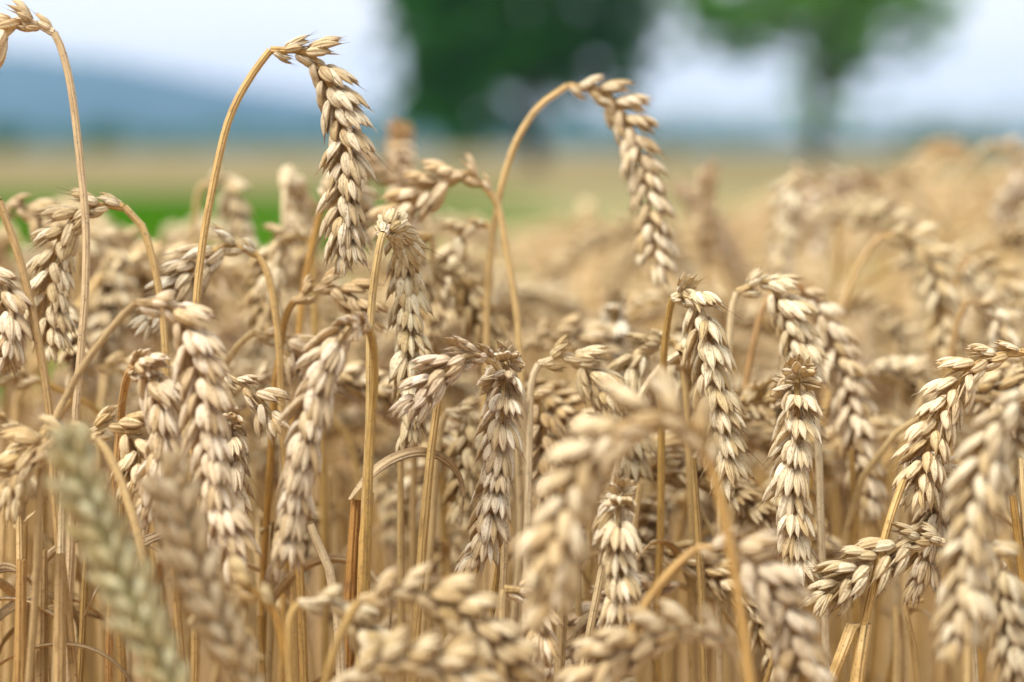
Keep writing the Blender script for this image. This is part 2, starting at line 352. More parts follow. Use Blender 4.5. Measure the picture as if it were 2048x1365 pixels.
def spikelet(seed, lod=0, openness=1.0, awny=1.0):
    r = random.Random(seed); g = Geo(); mm = .001
    ns, rings = ((14, 10), (7, 6), (5, 4))[lod]
    U = r.uniform
    def put(p, R, off):
        v, q, a = p; g.add(v @ R.T + np.array(off) * mm, q, a)
    op = openness
    for sx in (-1, 1):   # the two glumes, flanking and lowest
        R = rot('Y', sx * (15 + U(-5, 8)) * op) @ rot('X', U(-12, 0)) @ rot('Z', -sx * (46 + U(-14, 14)))
        put(pod(U(7.8, 9.3) * mm, U(4.2, 5.1) * mm, 1.45 * mm, .5 * mm, 'glume', ns, rings, .035, .04, U(.06, .18) * awny, U(0, 1)), R, (sx * 1.5, .5, 0))
    for sx in (-1, 1):   # the two outer florets
        R = rot('Y', sx * (17 + U(-5, 8)) * op) @ rot('X', U(-16, -2)) @ rot('Z', -sx * (32 + U(-12, 12)))
        put(pod(U(10.2, 12.4) * mm, U(3.2, 3.9) * mm, 1.5 * mm, .7 * mm, 'lemma', ns, rings, .04, .0, U(.06, .30) * awny, U(0, 1)), R, (sx * 1.1, 1.5, 1.2))
        if lod < 2:      # inner florets, between the outer ones
            R = rot('Y', sx * (9 + U(-5, 6)) * op) @ rot('X', U(-24, -6)) @ rot('Z', -sx * (14 + U(-14, 14)))
            put(pod(U(9.2, 10.8) * mm, U(2.7, 3.5) * mm, 1.3 * mm, .6 * mm, 'lemma', ns, rings, .04, .0, U(.03, .2) * awny, U(0, 1)), R, (sx * .8, 2.3, 2.4 + U(-.5, .5)))
        if lod < 2 and r.random() < .8:   # papery inner scale peeping out
            R2 = rot('Y', sx * (19 + U(-3, 6)) * op) @ rot('X', U(-6, 4))
            put(pod(U(10, 11.5) * mm, 2.2 * mm, .35 * mm, .35 * mm, 'lemma', max(6, ns - 4), rings, 0, 0, .25, U(0, 1)), R2, (sx * .9, .6, 1.6))
    R = rot('Y', U(-8, 8)) @ rot('X', U(-24, -12)) @ rot('Z', U(-25, 25))
    put(pod(U(7.6, 9.4) * mm, U(2.3, 3.0) * mm, 1.1 * mm, .6 * mm, 'lemma', ns, rings, .04, .0, U(.03, .15) * awny, U(0, 1)), R, (U(-.5, .5), 2.6, 3.4))
    return g.arrays()

NVAR = 12
SPK = [[spikelet(100 + i, lod, 0.6 + 0.8 * (i / (NVAR - 1)), 1.2 if i % 4 else 3.0) for i in range(NVAR)] for lod in (0, 1, 2)]
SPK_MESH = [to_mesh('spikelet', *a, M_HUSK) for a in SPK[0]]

def ear_frames(path_pts, roll, twist, seed, sizemul=1.0):
    """list of (pos, X, Y, Z, scale) for every spikelet plus the rachis polyline"""
    r = random.Random(seed)
    P, Ln = spline(path_pts, 90)
    inter = 0.0036 * sizemul
    n = max(6, int(Ln / inter))
    T = np.gradient(P, axis=0); T /= np.linalg.norm(T, axis=1)[:, None]
    # parallel transport, roll measured against the camera's view at mid ear
    U_ = np.zeros_like(P); u = np.cross(T[0], [0, 1, 0.02]); u /= np.linalg.norm(u)
    for i in range(len(P)):
        u = u - T[i] * u.dot(T[i]); u /= np.linalg.norm(u); U_[i] = u
    m = 50; want = np.cross(T[m], [0, 1, 0]); want /= np.linalg.norm(want) + 1e-9
    V_ = np.cross(T, U_)
    off = math.atan2(want.dot(V_[m]), want.dot(U_[m]))
    fr = []
    for k in range(n):
        f = (k + .35) / n; x = f * 89; i0 = int(x); fx = x - i0; i1 = min(i0 + 1, 89)
        p = P[i0] * (1 - fx) + P[i1] * fx; t = T[i0]
        an = off + math.radians(roll + twist * (f - .55)) + r.uniform(-.16, .16)
        s = math.cos(an) * U_[i0] + math.sin(an) * V_[i0]
        sg = 1 if k % 2 else -1
        tilt = math.radians(12 + r.uniform(-6, 11))
        e = [0.60, .68, .80, .92, 1.][k] if k < 5 else 1.0
        if n - k <= 3: e = [.74, .84, .93][n - k - 1]
        if k < 3: tilt *= .6
        if k == n - 1: tilt = 0.05; s, sg = np.cross(t, s), 1
        Z = math.cos(tilt) * t + math.sin(tilt) * sg * s
        Y = math.cos(tilt) * sg * s - math.sin(tilt) * t
        X = np.cross(Y, Z)
        yaw = r.uniform(-.18, .18); Z2 = math.cos(yaw) * Z + math.sin(yaw) * X; X = np.cross(Y, Z2)
        fr.append((p + sg * s * .0003, X, Y, Z2, e * sizemul * 1.0 * r.uniform(.88, 1.08)))
    return fr, P, Ln

def rachis_mesh_arrays(P, org):
    n = len(P); th = np.linspace(0, 1, n)
    return tube(P - org, np.interp(th, [0, .02, .05, .12, 1], [.00128, .00150, .00125, .0010, .0006]), 7, .4, 60)

def leaf_arrays(base, az, length, droop, width, seed, ns=26):
    """a dried, twisting leaf blade with folded midrib"""
    r = random.Random(seed); pts = []; p = np.array(base, float); el = math.radians(r.uniform(40, 75)); a = az
    for i in range(ns):
        f = i / (ns - 1); pts.append(p.copy()); el -= droop / ns * (0.4 + 1.6 * f); a += r.uniform(-.06, .06)
        p = p + length / ns * np.array([math.cos(el) * math.cos(a), math.cos(el) * math.sin(a), math.sin(el)])
    P = np.array(pts); T = np.gradient(P, axis=0); T /= np.linalg.norm(T, axis=1)[:, None]
    side = np.cross(T, [0.1, 0.05, 1.0]); side /= np.linalg.norm(side, axis=1)[:, None] + 1e-9; nor = np.cross(side, T)
    tw = r.uniform(-1, 1) * 3.0; V = []; A = []; rr = r.random()
    K = 6
    for i in range(ns):
        f = i / (ns - 1); w = width * (min(1, .5 + 3 * f)) * (1 - f ** 2.2) / 2 + .0002; an = tw * f
        s = math.cos(an) * side[i] + math.sin(an) * nor[i]; nn = np.cross(s, T[i])
        ring = [(-1, .35, 0), (0, -.12, 0), (1, .35, 0), (1, .35, -1), (0, -.12, -1), (-1, .35, -1)]
        for j, (x, y, b) in enumerate(ring):
            V.append(P[i] + s * x * w + nn * (y * w + b * .00018)); A.append((j / K, f, rr))
    i = np.arange(ns - 1)[:, None]; j = np.arange(K)[None]; j2 = (j + 1) % K
    q = np.stack([i * K + j, i * K + j2, (i + 1) * K + j2, (i + 1) * K + j], -1).reshape(-1, 4)
    return np.array(V), q, np.array(A)

def stem_arrays(P, rnd, r_base=.0019, r_top=.00125, nodes=(0.42, 0.80), ns=9):
    s = np.concatenate([[0], np.cumsum(np.linalg.norm(np.diff(P, axis=0), axis=1))]); f = s / s[-1]
    rad = r_base + (r_top - r_base) * f ** 1.3
    for nd in nodes[:2]: rad = rad * (1 + .45 * np.exp(-((s - nd * s[-1]) / .004) ** 2))
    
    return tube(P, rad, ns, rnd, 12)

# ------------------------------------------------------------------ stalks placed one by one
def stalk(label, D, stem, ear, roll=0, twist=35, tint=(1, 1, 1), stint=(1, 1, 1), group=None, size=1.0, seed=None, leaf=False, thick=1.0, openv=None):
    """stem: points from low to neck; ear: neck to tip; a point may carry its own distance"""
    seed = seed if seed is not None else int(abs(hash((round(ear[0][0]), round(ear[0][1]), round(D * 100)))) % 99991)
    r = random.Random(seed)
    jv = 1 + r.uniform(-.07, .08); jh = r.uniform(-.05, .05); tint = (tint[0] * jv, tint[1] * jv * (1 - jh * .3), tint[2] * jv * (1 - jh))
    def P3(p): return np.array(pix(p[0], p[1], p[2] if len(p) > 2 else D))
    sp = [P3(p) for p in stem]; ep = [P3(p) for p in ear]
    low = sp[0]; sec = sp[1] if len(sp) > 1 else ep[0]
    d = low - sec; lean = d[:2] / max(abs(d[2]), .03); lean = np.clip(lean, -.25, .25)
    g0 = np.array([low[0] + lean[0] * low[2] * .35, low[1] + lean[1] * low[2] * .3 + .01, 0.0])
    mid = low * .5 + g0 * .5 + np.array([lean[0] * .06, 0, 0])
    # one smooth curve from the ground through the neck into the ear, cut at the neck
    FULL, FL = spline([g0, mid] + sp + ep, 420)
    cut = int(np.argmin(np.linalg.norm(FULL - ep[0], axis=1)))
    SP = FULL[np.unique(np.concatenate([np.arange(0, cut, 7), np.arange(max(cut - 40, 0), cut + 1, 2), [cut]]))]
    ep = FULL[cut::6]
    hh = SP[:, 2:3]; wob = np.hstack([np.sin(hh * 31 + seed) + .5 * np.sin(hh * 83 + seed * 2), np.cos(hh * 27 + seed), 0 * hh]) * .0007
    SP = SP + wob * np.clip((SP[-1, 2] + .0 - hh) / .05, 0, 1)
    if seed % 3 == 0 and not leaf: leaf = -1
    root = link('wheat_stalk', None); root.location = g0
    tag(root, label, 'wheat stalk', group)
    st = link('stem', to_mesh('stem', *stem_arrays(SP - g0, r.random(), .0018 * thick, .00128 * thick), M_STRAW), root); st.color = (*stint, 1)
    fr, RP, Ln = ear_frames(ep, roll, twist, seed, size)
    e = link('ear', to_mesh('ear', *rachis_mesh_arrays(RP, RP[0]), M_STRAW), root); e.location = RP[0] - g0; e.color = (*stint, 1)
    for (p, X, Y, Z, sc) in fr:
        lo, hi = openv if openv else (0, NVAR)
        o = link('spikelet', SPK_MESH[r.randrange(lo, hi)], e)
        M = Matrix(((X[0] * sc, Y[0] * sc, Z[0] * sc, p[0] - RP[0][0]), (X[1] * sc, Y[1] * sc, Z[1] * sc, p[1] - RP[0][1]), (X[2] * sc, Y[2] * sc, Z[2] * sc, p[2] - RP[0][2]), (0, 0, 0, 1)))
        o.matrix_local = M; o.color = (*tint, 1)
    if leaf:
        k = int(np.argmin(abs(SP[:, 2] - (min(SP[:, 2].max(), .8) - r.uniform(.09, .16))))); b = SP[k] - g0
        l = link('leaf', to_mesh('leaf', *leaf_arrays(b, r.uniform(0, 6.28), r.uniform(.05, .10), r.uniform(2.2, 3.2), .0036, seed), M_LEAF), root)
    return root

PINK = (1.05, .985, .94); WARM = (1.03, .92, .76); PALE = (1.08, 1.08, 1.10); GREY = (.90, .86, .84); GOLD = (1.0, .86, .62)
_B = (.72, .56, .42); GREEN = (.95, .995, .82)
SG = (1.06, .97, .78); SP_ = (1.12, 1.12, 1.25); SB = (.62, .52, .42)
A = stalk
A('tall sharp ear hanging against the hill from an arched golden stem', .80, [(395, 620), (401, 540), (411, 440), (428, 340), (457, 235), (497, 160), (532, 112)],
  [(545, 98), (585, 92), (622, 112), (652, 158), (680, 225), (694, 300), (692, 380), (686, 450), (698, 520), (716, 585)], roll=38, twist=25, stint=SG, tint=(1.02, .96, .88))
A('pale stem arching out of the top left corner, its ear cut by the edge', .80, [(150, 900), (160, 700), (165, 560), (167, 420), (155, 270), (137, 150), (118, 85)],
  [(105, 62), (75, 42), (38, 38), (0, 60), (-40, 120), (-75, 200), (-95, 300)], roll=5, stint=SP_, tint=WARM)
A('braided ear drooping from the high arch in front of the dark tree', .895, [(978, 560), (990, 460), (1005, 370), (1035, 280), (1080, 212), (1115, 186)],
  [(1130, 174), (1175, 172), (1225, 200), (1262, 255), (1285, 330), (1298, 410), (1308, 480), (1318, 550), (1326, 600)], roll=6, twist=10, tint=(1, .93, .82), stint=SG)
A('ear bending left off the arch stem, in front of a dull green gap', .885, [(1048, 800), (1040, 680), (1028, 580), (1012, 490), (998, 420)],
  [(985, 392), (958, 358), (920, 345), (878, 368), (838, 395), (795, 425), (760, 470)], roll=15, tint=WARM, stint=SG)
A('dull brown ear tilted left behind the tall hanging ear', 1.0, [(870, 640), (868, 540), (862, 450)],
  [(850, 410), (815, 370), (775, 340), (735, 335), (700, 370), (690, 430)], roll=20, tint=(.98, .86, .76))
A('blurred round topped ear poking over the horizon left of the dark tree', 1.15, [(800, 640), (806, 500), (815, 380, 1.17)],
  [(812, 300, 1.17), (800, 278, 1.14), (800, 310, 1.11), (808, 380, 1.10), (812, 450, 1.10), (815, 520, 1.10)], roll=80, tint=(1.08, 1.0, .92))
A('crown topped ear with a pale stalk in front, left of the picture middle', .80, [(728, 1000, .785), (738, 700, .78), (745, 600, .78), (755, 520, .778)],
  [(765, 470, .78), (782, 452, .79), (802, 478, .802), (812, 540, .81), (815, 610, .81), (820, 690, .81), (824, 780, .81), (822, 860, .81), (818, 940, .81)], roll=70, twist=50, stint=(1.15, 1.25, 1.6), tint=(1.02, .97, .85))
A('ear curling left over the pale stem, its tip hanging down by the left edge', .815, [(330, 700), (318, 600), (303, 520), (282, 450), (262, 430)],
  [(245, 412), (205, 403), (160, 425), (125, 468), (105, 530), (98, 595), (104, 660), (112, 720)], roll=8, tint=(1.04, .98, .86), stint=SG)
A('short ear lying left behind the golden arch stem', .835, [(562, 720), (553, 640), (542, 570), (528, 530)],
  [(515, 510), (487, 488), (450, 492), (415, 515), (378, 548), (345, 585), (310, 630), (285, 690)], roll=10, tint=PALE, stint=SG)
A('big pinkish ear arching right from a grey bent stem, left of centre', .725, [(95, 900), (120, 830), (160, 745), (205, 680), (245, 632)],
  [(272, 606), (318, 596), (358, 630), (388, 690), (404, 760), (412, 835), (420, 910), (435, 985), (455, 1060), (480, 1130)], roll=42, twist=30, tint=PINK, stint=(.80, .78, .82), thick=.9)
A('large whitish ear leaning down left beside two upright stems', .73, [(735, 1050, .76), (742, 850, .76), (748, 740, .755), (745, 690, .75)],
  [(736, 655, .745), (705, 650, .735), (668, 690), (645, 755), (622, 825), (603, 900), (590, 975), (578, 1050), (570, 1125)], roll=66, twist=40, tint=(1.06, 1.0, .97))
A('ear left of the big pinkish ear, with small reddish husks at its top', .745, [(232, 960, .78), (240, 850, .78), (248, 780, .77)],
  [(262, 738, .76), (285, 728, .75), (310, 765, .745), (325, 830), (322, 900), (308, 970), (300, 1040), (303, 1100)], roll=70, tint=PINK, stint=(.95, .75, .55))
A('narrow ear facing the viewer with a brown knob on top, left of centre', .80, [(480, 1200, .83), (472, 1000, .83), (465, 900, .83)],
  [(460, 850, .825), (459, 842, .815), (459, 862, .803), (462, 920, .80), (470, 985, .80), (474, 1050, .80), (482, 1120, .80)], roll=90, twist=10, tint=(1.05, .98, .90))
A('small braided ear slanting down right between two large pale ears', .80, [(330, 900, .84), (380, 800, .84), (420, 755, .83)],
  [(448, 748), (488, 770), (522, 800), (550, 835), (572, 868)], roll=0, tint=(1.0, .93, .86), size=.95)
A('golden ear drooping right from a thin pale stem left of centre', .85, [(420, 850), (438, 760), (465, 705), (490, 678)],
  [(510, 664), (548, 668), (585, 692), (608, 740), (612, 800), (612, 860)], roll=20, tint=WARM, stint=SG)
A('small reddish brown ear lying level below the tall hanging ear', .84, [(548, 800), (560, 700), (568, 645)],
  [(585, 606), (620, 578), (662, 572), (700, 590), (735, 620), (750, 660)], roll=5, tint=(.92, .78, .60), stint=(.8, .66, .45), size=.9)
A('grey weathered ear lying over leftwards with wiry tips, in the picture middle', .765, [(1010, 1100, .80), (1008, 920, .80), (1004, 800, .79)],
  [(990, 725, .775), (955, 706, .77), (915, 722), (878, 752), (840, 795), (800, 838)], roll=25, tint=(.92, .84, .80), openv=(4, 12))
A('sharp splayed ear below the level grey ear, its tip pointing down left', .78, [(1060, 1300, .83), (1058, 1000, .83), (1050, 850, .825), (1035, 770, .82)],
  [(1020, 735, .81), (1010, 728, .795), (1010, 770, .782), (1003, 840, .78), (996, 910, .78), (988, 980, .78), (976, 1050, .78), (955, 1120, .78), (932, 1185, .78)], roll=68, twist=25, tint=(1.02, .96, .92), openv=(5, 12))
A('ear curving right and down from a pale neck just right of the middle', .825, [(1052, 1100), (1055, 900), (1060, 790), (1065, 755)],
  [(1078, 728), (1112, 706), (1150, 718), (1185, 752), (1212, 795), (1230, 850)], roll=15, tint=(1.03, .97, .84), stint=PALE)
A('soft ear lying level behind the middle gap, tip to the right', .94, [(1030, 900), (1028, 760), (1036, 710)],
  [(1055, 690), (1100, 668), (1150, 676), (1195, 700), (1225, 745)], roll=10, tint=WARM)
A('small pale blurred ear standing up in the gap right of the middle', .96, [(1255, 950), (1245, 800, .97)],
  [(1238, 640, .97), (1228, 612, .96), (1230, 650, .95), (1240, 710, .95), (1248, 770, .95)], roll=85, tint=PALE, size=.9)
A('long splayed ear right of the middle, hooked over a thin dark stem', .80, [(1322, 900, .83), (1325, 720, .82), (1335, 640, .815)],
  [(1348, 592, .81), (1372, 572, .805), (1398, 605), (1410, 670), (1420, 740), (1434, 810), (1446, 880), (1460, 950), (1472, 1025)], roll=60, twist=30, tint=(1.04, 1.0, .90), openv=(4, 12))
A('ear with wide fans just left of the long splayed ear', .85, [(1380, 1000), (1372, 820), (1362, 720)],
  [(1348, 682), (1315, 672), (1282, 702), (1262, 755), (1252, 820), (1262, 890), (1262, 960)], roll=60, tint=(1.0, .96, .86), openv=(5, 12))
A('bent pale stem crossing left of the long splayed ear, its ear cream', .83, [(1230, 960), (1262, 840), (1292, 775), (1330, 728)],
  [(1362, 706), (1392, 720, .85), (1405, 770, .86), (1408, 850, .86), (1412, 930, .86)], roll=40, tint=WARM, stint=PALE)
A('plump nodding ear with pointed husks, right of the lone upright blurred ear', .845, [(1448, 900), (1452, 780), (1458, 690), (1462, 630)],
  [(1474, 585), (1505, 558), (1542, 570), (1572, 620), (1592, 680), (1608, 740), (1620, 800)], roll=45, tint=(1.06, 1.02, .93), openv=(4, 12))
A('long soft ear hanging down behind the plump nodding one, right half', .90, [(1455, 960), (1478, 850), (1505, 700), (1530, 610), (1560, 572)],
  [(1590, 566), (1632, 602), (1660, 662), (1684, 730), (1704, 800), (1716, 880), (1730, 960), (1742, 1040)], roll=30, tint=(1.02, .95, .85), stint=(.72, .55, .40))
A('symmetrical fanned ear hanging toward the viewer from a brown husked top, right half', .785, [(1660, 1365, .82), (1642, 1100, .82), (1636, 900, .82), (1625, 800, .82)],
  [(1605, 765, .812), (1594, 760, .80), (1594, 800, .788), (1594, 860, .785), (1588, 920, .785), (1582, 985, .785), (1588, 1050, .785), (1594, 1120, .785), (1612, 1200, .785)], roll=84, twist=12, tint=(1.04, .98, .88), openv=(6, 12))
A('crisp ear swooping in from the right edge down to the left', .785, [(2180, 900), (2170, 800), (2120, 730), (2075, 708)],
  [(2045, 705), (1995, 708), (1945, 735), (1902, 785), (1872, 850), (1850, 920), (1836, 990), (1832, 1050)], roll=20, twist=25, tint=(1.05, .99, .88), stint=SG, openv=(4, 12))
A('dark tipped ear hanging between slanted stem and blurred ear, lower right', .80, [(1700, 1400, .775), (1745, 1200, .775), (1775, 1060, .775), (1798, 985, .78)],
  [(1815, 948, .785), (1850, 935, .795), (1882, 958, .80), (1880, 1010, .80), (1862, 1070, .80), (1848, 1130, .80), (1842, 1195, .80)], roll=55, tint=(.98, .90, .80), stint=SG)
A('large soft foreground ear filling the lower right, tip down left', .665, [(2140, 1300), (2135, 1000), (2110, 850), (2080, 800)],
  [(2055, 780), (2015, 815), (1985, 875), (1962, 950), (1945, 1030), (1936, 1110), (1930, 1190), (1920, 1270), (1905, 1350)], roll=48, twist=30, tint=(1.03, .97, .86), openv=(3, 12))
A('soft ear squeezed behind the lower right foreground ear, leaning right', .70, [(1930, 1500), (1935, 1300), (1942, 1180)],
  [(1948, 1090), (1968, 1060), (1992, 1120), (2008, 1190), (2022, 1260), (2045, 1340), (2065, 1420)], roll=35, tint=(1.0, .93, .80))
A('ear reaching level to the left in the lower right, tips like fingers', .775, [(1950, 1400, .80), (1935, 1200, .80), (1915, 1120, .79)],
  [(1888, 1085), (1840, 1075), (1790, 1100), (1740, 1128), (1690, 1160), (1640, 1205)], roll=18, tint=(1.0, .93, .80), openv=(4, 12))
A('bare grey neck with a single bud at the lower right edge', .775, [(2120, 1400), (2075, 1250), (2045, 1200), (2022, 1165)],
  [(2010, 1140), (1990, 1108), (1966, 1090), (1945, 1120, .80), (1938, 1180, .81)], roll=10, tint=WARM, stint=(.95, .9, .95), size=.85)
A('huge blurred foreground ear arched over the lower middle right', .63, [(1545, 1700), (1510, 1450), (1480, 1230), (1455, 1080), (1440, 1000)],
  [(1425, 940), (1395, 870), (1345, 828), (1280, 832), (1215, 872), (1162, 935), (1128, 1020), (1108, 1110), (1092, 1200), (1078, 1300)], size=1.08, roll=18, twist=30, tint=(1.02, .93, .78), stint=(1.05, .92, .72))
A('blurred ear arching right from a slanted pale stem at the bottom right of middle', .68, [(1180, 1500), (1232, 1330), (1290, 1210), (1345, 1140), (1375, 1112)],
  [(1392, 1098), (1445, 1092), (1500, 1118), (1545, 1175), (1580, 1245), (1600, 1320), (1615, 1400)], roll=15, tint=PINK, stint=WARM)
A('white ear with a small orange knob on top, low right of the middle', .745, [(1150, 1420, .78), (1180, 1250, .78), (1215, 1080, .778)],
  [(1238, 1002, .77), (1240, 996, .758), (1236, 1030, .747), (1236, 1090, .745), (1240, 1150, .745), (1240, 1220, .745), (1245, 1300, .745)], roll=86, tint=(1.08, 1.04, .98), openv=(5, 12))
A('braided ear running level then down right along the bottom middle', .67, [(600, 1560), (640, 1400), (668, 1300), (695, 1240)],
  [(722, 1200), (775, 1178), (838, 1185), (898, 1208), (950, 1245), (995, 1295), (1035, 1350), (1070, 1420)], roll=4, twist=10, tint=(1.02, .92, .76), openv=(0, 7))
A('short blurred ear bending right off a pale stem at the bottom left of middle', .685, [(575, 1600), (582, 1400), (580, 1290), (582, 1235)],
  [(598, 1206), (640, 1196), (688, 1216), (725, 1260), (755, 1310), (790, 1370)], roll=25, tint=(1.0, .94, .80), stint=PALE)
A('ear cut by the bottom edge under the level braided one', .65, [(560, 1700), (600, 1500), (650, 1400)],
  [(690, 1355), (750, 1328), (815, 1315), (875, 1325), (930, 1355), (980, 1410)], roll=10, tint=(1.02, .94, .80))
A('blurred ear with fat kernels curving left along the bottom edge, right half', .67, [(1560, 1700), (1530, 1500), (1500, 1380)],
  [(1478, 1315), (1430, 1268), (1370, 1252), (1305, 1270), (1245, 1300), (1190, 1345), (1150, 1410)], roll=8, tint=(1.03, .93, .78), openv=(0, 7))
A('greenish unripe ear, very blurred, slanting through the lower left corner', .62, [(520, 2200), (470, 1800), (420, 1560)],
  [(380, 1440), (330, 1345), (285, 1250), (240, 1150), (200, 1060), (162, 970), (132, 885)], roll=25, twist=20, size=.9, tint=GREEN, stint=(.75, .9, .6))
A('straight blurred straw coloured ear standing just right of the greenish one', .645, [(640, 2100), (590, 1700), (545, 1480)],
  [(515, 1400), (470, 1310), (430, 1235), (395, 1150), (368, 1070), (348, 985), (338, 940)], roll=35, twist=20, size=.92, tint=(1.05, .99, .90))
A('small golden ear hooked left under the big pinkish ear', .69, [(600, 1560), (588, 1400), (575, 1310), (558, 1250)],
  [(545, 1215), (512, 1180), (475, 1178), (455, 1212), (470, 1262), (500, 1310)], roll=10, tint=(1.0, .88, .64), stint=GOLD)
A('ear bending left at the left edge behind the greenish one', .725, [(300, 1300), (285, 1110), (258, 1010), (225, 925), (205, 892)],
  [(188, 875), (140, 868), (90, 880), (50, 915), (22, 965), (5, 1030)], roll=8, tint=(1.0, .89, .70), stint=SG)
A('plump ear with dark underside pointing right above the left edge pair', .765, [(110, 1300), (120, 1100), (130, 960), (145, 900)],
  [(165, 872), (205, 852), (250, 850), (275, 880), (272, 935), (262, 990)], roll=6, tint=(1.0, .90, .72), size=1.0, openv=(0, 6))
A('soft ear slanting down right at the upper left edge', .92, [(-60, 700), (-50, 520), (-30, 440)],
  [(-12, 415), (30, 410), (75, 432), (108, 470), (130, 520)], roll=12, tint=WARM)
A('brown necked stem rising at the left edge, ear beyond the frame', .765, [(112, 950), (92, 760), (62, 600), (30, 490), (8, 430)],
  [(-2, 400), (-30, 370), (-65, 380), (-90, 430), (-100, 500)], roll=8, tint=WARM, stint=(.86, .74, .58))
A('pinkish ear half cut by the left edge', .765, [(-80, 1000), (-72, 700), (-60, 560)],
  [(-40, 525), (-8, 540), (14, 590), (18, 650), (10, 710), (0, 770)], roll=55, tint=PINK)
A('pale mottled ear low at the left edge', .74, [(-60, 1300), (-50, 1020)],
  [(-30, 930), (0, 905), (30, 935), (40, 1000), (30, 1060)], roll=20, tint=(1.0, .9, .72))
# softer ones behind
A('blurred hooked ear over the green strip, right of the golden arch stem', 1.05, [(378, 700), (384, 560), (390, 440)],
  [(402, 372), (432, 352), (462, 380), (475, 435), (482, 495), (490, 560)], roll=50, tint=(1.0, .94, .80))
A('pale stem ending in a white knob in front of a blurred ear', .985, [(568, 700, .975), (568, 560, .975), (568, 450, .975)],
  [(570, 378, .98), (580, 366, .99), (594, 395, 1.0), (600, 450, 1.0), (602, 510, 1.0), (600, 570, 1.0)], roll=80, tint=(1.0, .93, .80), stint=PALE)
A('blurred ear sloping right, first of two behind the curling left ear', .99, [(150, 900), (152, 640), (160, 500)],
  [(172, 470), (195, 452), (220, 490), (232, 560), (242, 630), (250, 700)], roll=45, tint=(1.0, .92, .78))
A('blurred ear sloping right, second and taller of two behind the curling left ear', 1.02, [(205, 900), (205, 640), (214, 500)],
  [(228, 462), (252, 455), (280, 500), (300, 560), (315, 630), (322, 700)], roll=35, tint=(1.0, .93, .80))
A('blurred ear tilting down left beside the slanted straw stem', .93, [(640, 900), (634, 700), (628, 540)],
  [(618, 480), (590, 458), (560, 482), (540, 535), (530, 600), (528, 660)], roll=35, tint=(1.0, .92, .78))
A('slanted golden stem whose ear hides behind the tall hanging ear', .91, [(588, 760), (598, 620), (618, 520), (640, 430)],
  [(652, 395), (680, 375, .93), (705, 400, .94), (715, 460, .94), (716, 530, .94)], roll=35, tint=(.98, .9, .78), stint=GOLD)
A('dim ear pointing left behind the upper middle arch stem', .925, [(974, 760), (978, 600), (984, 500), (985, 470)],
  [(978, 448), (950, 440), (922, 465), (905, 510), (895, 570), (888, 630)], roll=20, tint=(1.0, .93, .78), stint=SG)
A('shaded golden ear hanging right beside the crown topped one', .905, [(880, 900), (868, 700), (860, 580)],
  [(858, 535), (885, 530), (922, 560), (950, 610), (975, 665), (990, 730), (995, 790)], roll=25, tint=(1.0, .89, .68))
A('brownish ear tucked behind the crown topped one', .90, [(835, 900), (848, 700), (862, 560)],
  [(862, 470), (845, 450), (838, 500), (845, 570), (858, 640), (868, 710)], roll=60, tint=(.95, .84, .66))
A('lone upright blurred brown ear against the green patch', 1.15, [(1420, 1000), (1414, 780), (1411, 620)],
  [(1411, 545), (1410, 490), (1410, 440), (1411, 390), (1411, 350), (1411, 325)], roll=75, twist=10, tint=(1.0, .90, .78), size=.95, stint=WARM)
A('blurred white flecked ear hanging left of the nodding pair, right half', 1.15, [(1650, 900), (1655, 620), (1655, 460)],
  [(1645, 370), (1612, 348), (1582, 380), (1572, 440), (1566, 500), (1562, 570)], roll=60, tint=(1.04, 1.0, .90))
A('faint ear behind the white flecked one at right', 1.32, [(1740, 800), (1730, 560), (1722, 420)],
  [(1710, 365), (1680, 350), (1655, 385), (1645, 440), (1640, 500)], roll=30, tint=PINK)
A('faint ear above the golden pair of nodding ears at right', 1.34, [(1850, 800), (1846, 560), (1840, 430)],
  [(1830, 365), (1805, 348), (1780, 375), (1772, 430), (1770, 500)], roll=55, tint=WARM)
A('golden blurred ear nodding right, front of the pair on the right', 1.0, [(1650, 850), (1668, 680), (1700, 570), (1735, 505)],
  [(1760, 474), (1800, 462), (1842, 490), (1870, 545), (1884, 610), (1890, 680), (1885, 740)], roll=15, tint=(1.02, .97, .84), stint=WARM)
A('golden blurred ear nodding left, rear of the pair on the right', 1.06, [(1672, 900), (1665, 700), (1670, 560)],
  [(1690, 455), (1725, 432), (1770, 440), (1815, 465), (1850, 520), (1862, 590), (1868, 650)], roll=20, tint=(1.0, .95, .82))
A('far soft ear curling over near the top right edge', 1.3, [(1880, 800), (1885, 600), (1895, 450), (1925, 350), (1960, 300)],
  [(1985, 285), (2020, 290), (2055, 330), (2075, 390), (2080, 460)], roll=15, tint=WARM)
A('soft ear drooping to the right edge at mid height', 1.02, [(1885, 900), (1890, 720), (1905, 600), (1920, 545)],
  [(1938, 515), (1972, 520), (2005, 560), (2035, 605), (2065, 650), (2090, 710)], roll=10, tint=(1.03, .97, .84), stint=WARM)
A('small hooked ear on a thin grey stem above the right edge ear', .93, [(1900, 900), (1898, 760), (1906, 680), (1922, 625)],
  [(1940, 600), (1970, 600), (1995, 635), (2008, 690), (2012, 750)], roll=30, tint=(1.02, .97, .88), stint=(.78, .68, .58), size=.92)
A('tilted blurred ear leaving the frame high on the right edge', 1.18, [(1930, 900), (1945, 700), (1965, 560)],
  [(1985, 470), (2010, 420), (2045, 385), (2085, 380), (2110, 430)], roll=20, tint=PINK)
A('soft ear behind the crisp swooping one at the right edge', .86, [(2120, 1000), (2100, 840)],
  [(2075, 745), (2040, 725), (2005, 765), (1990, 830), (1985, 900)], roll=40, tint=(1.03, .96, .84))
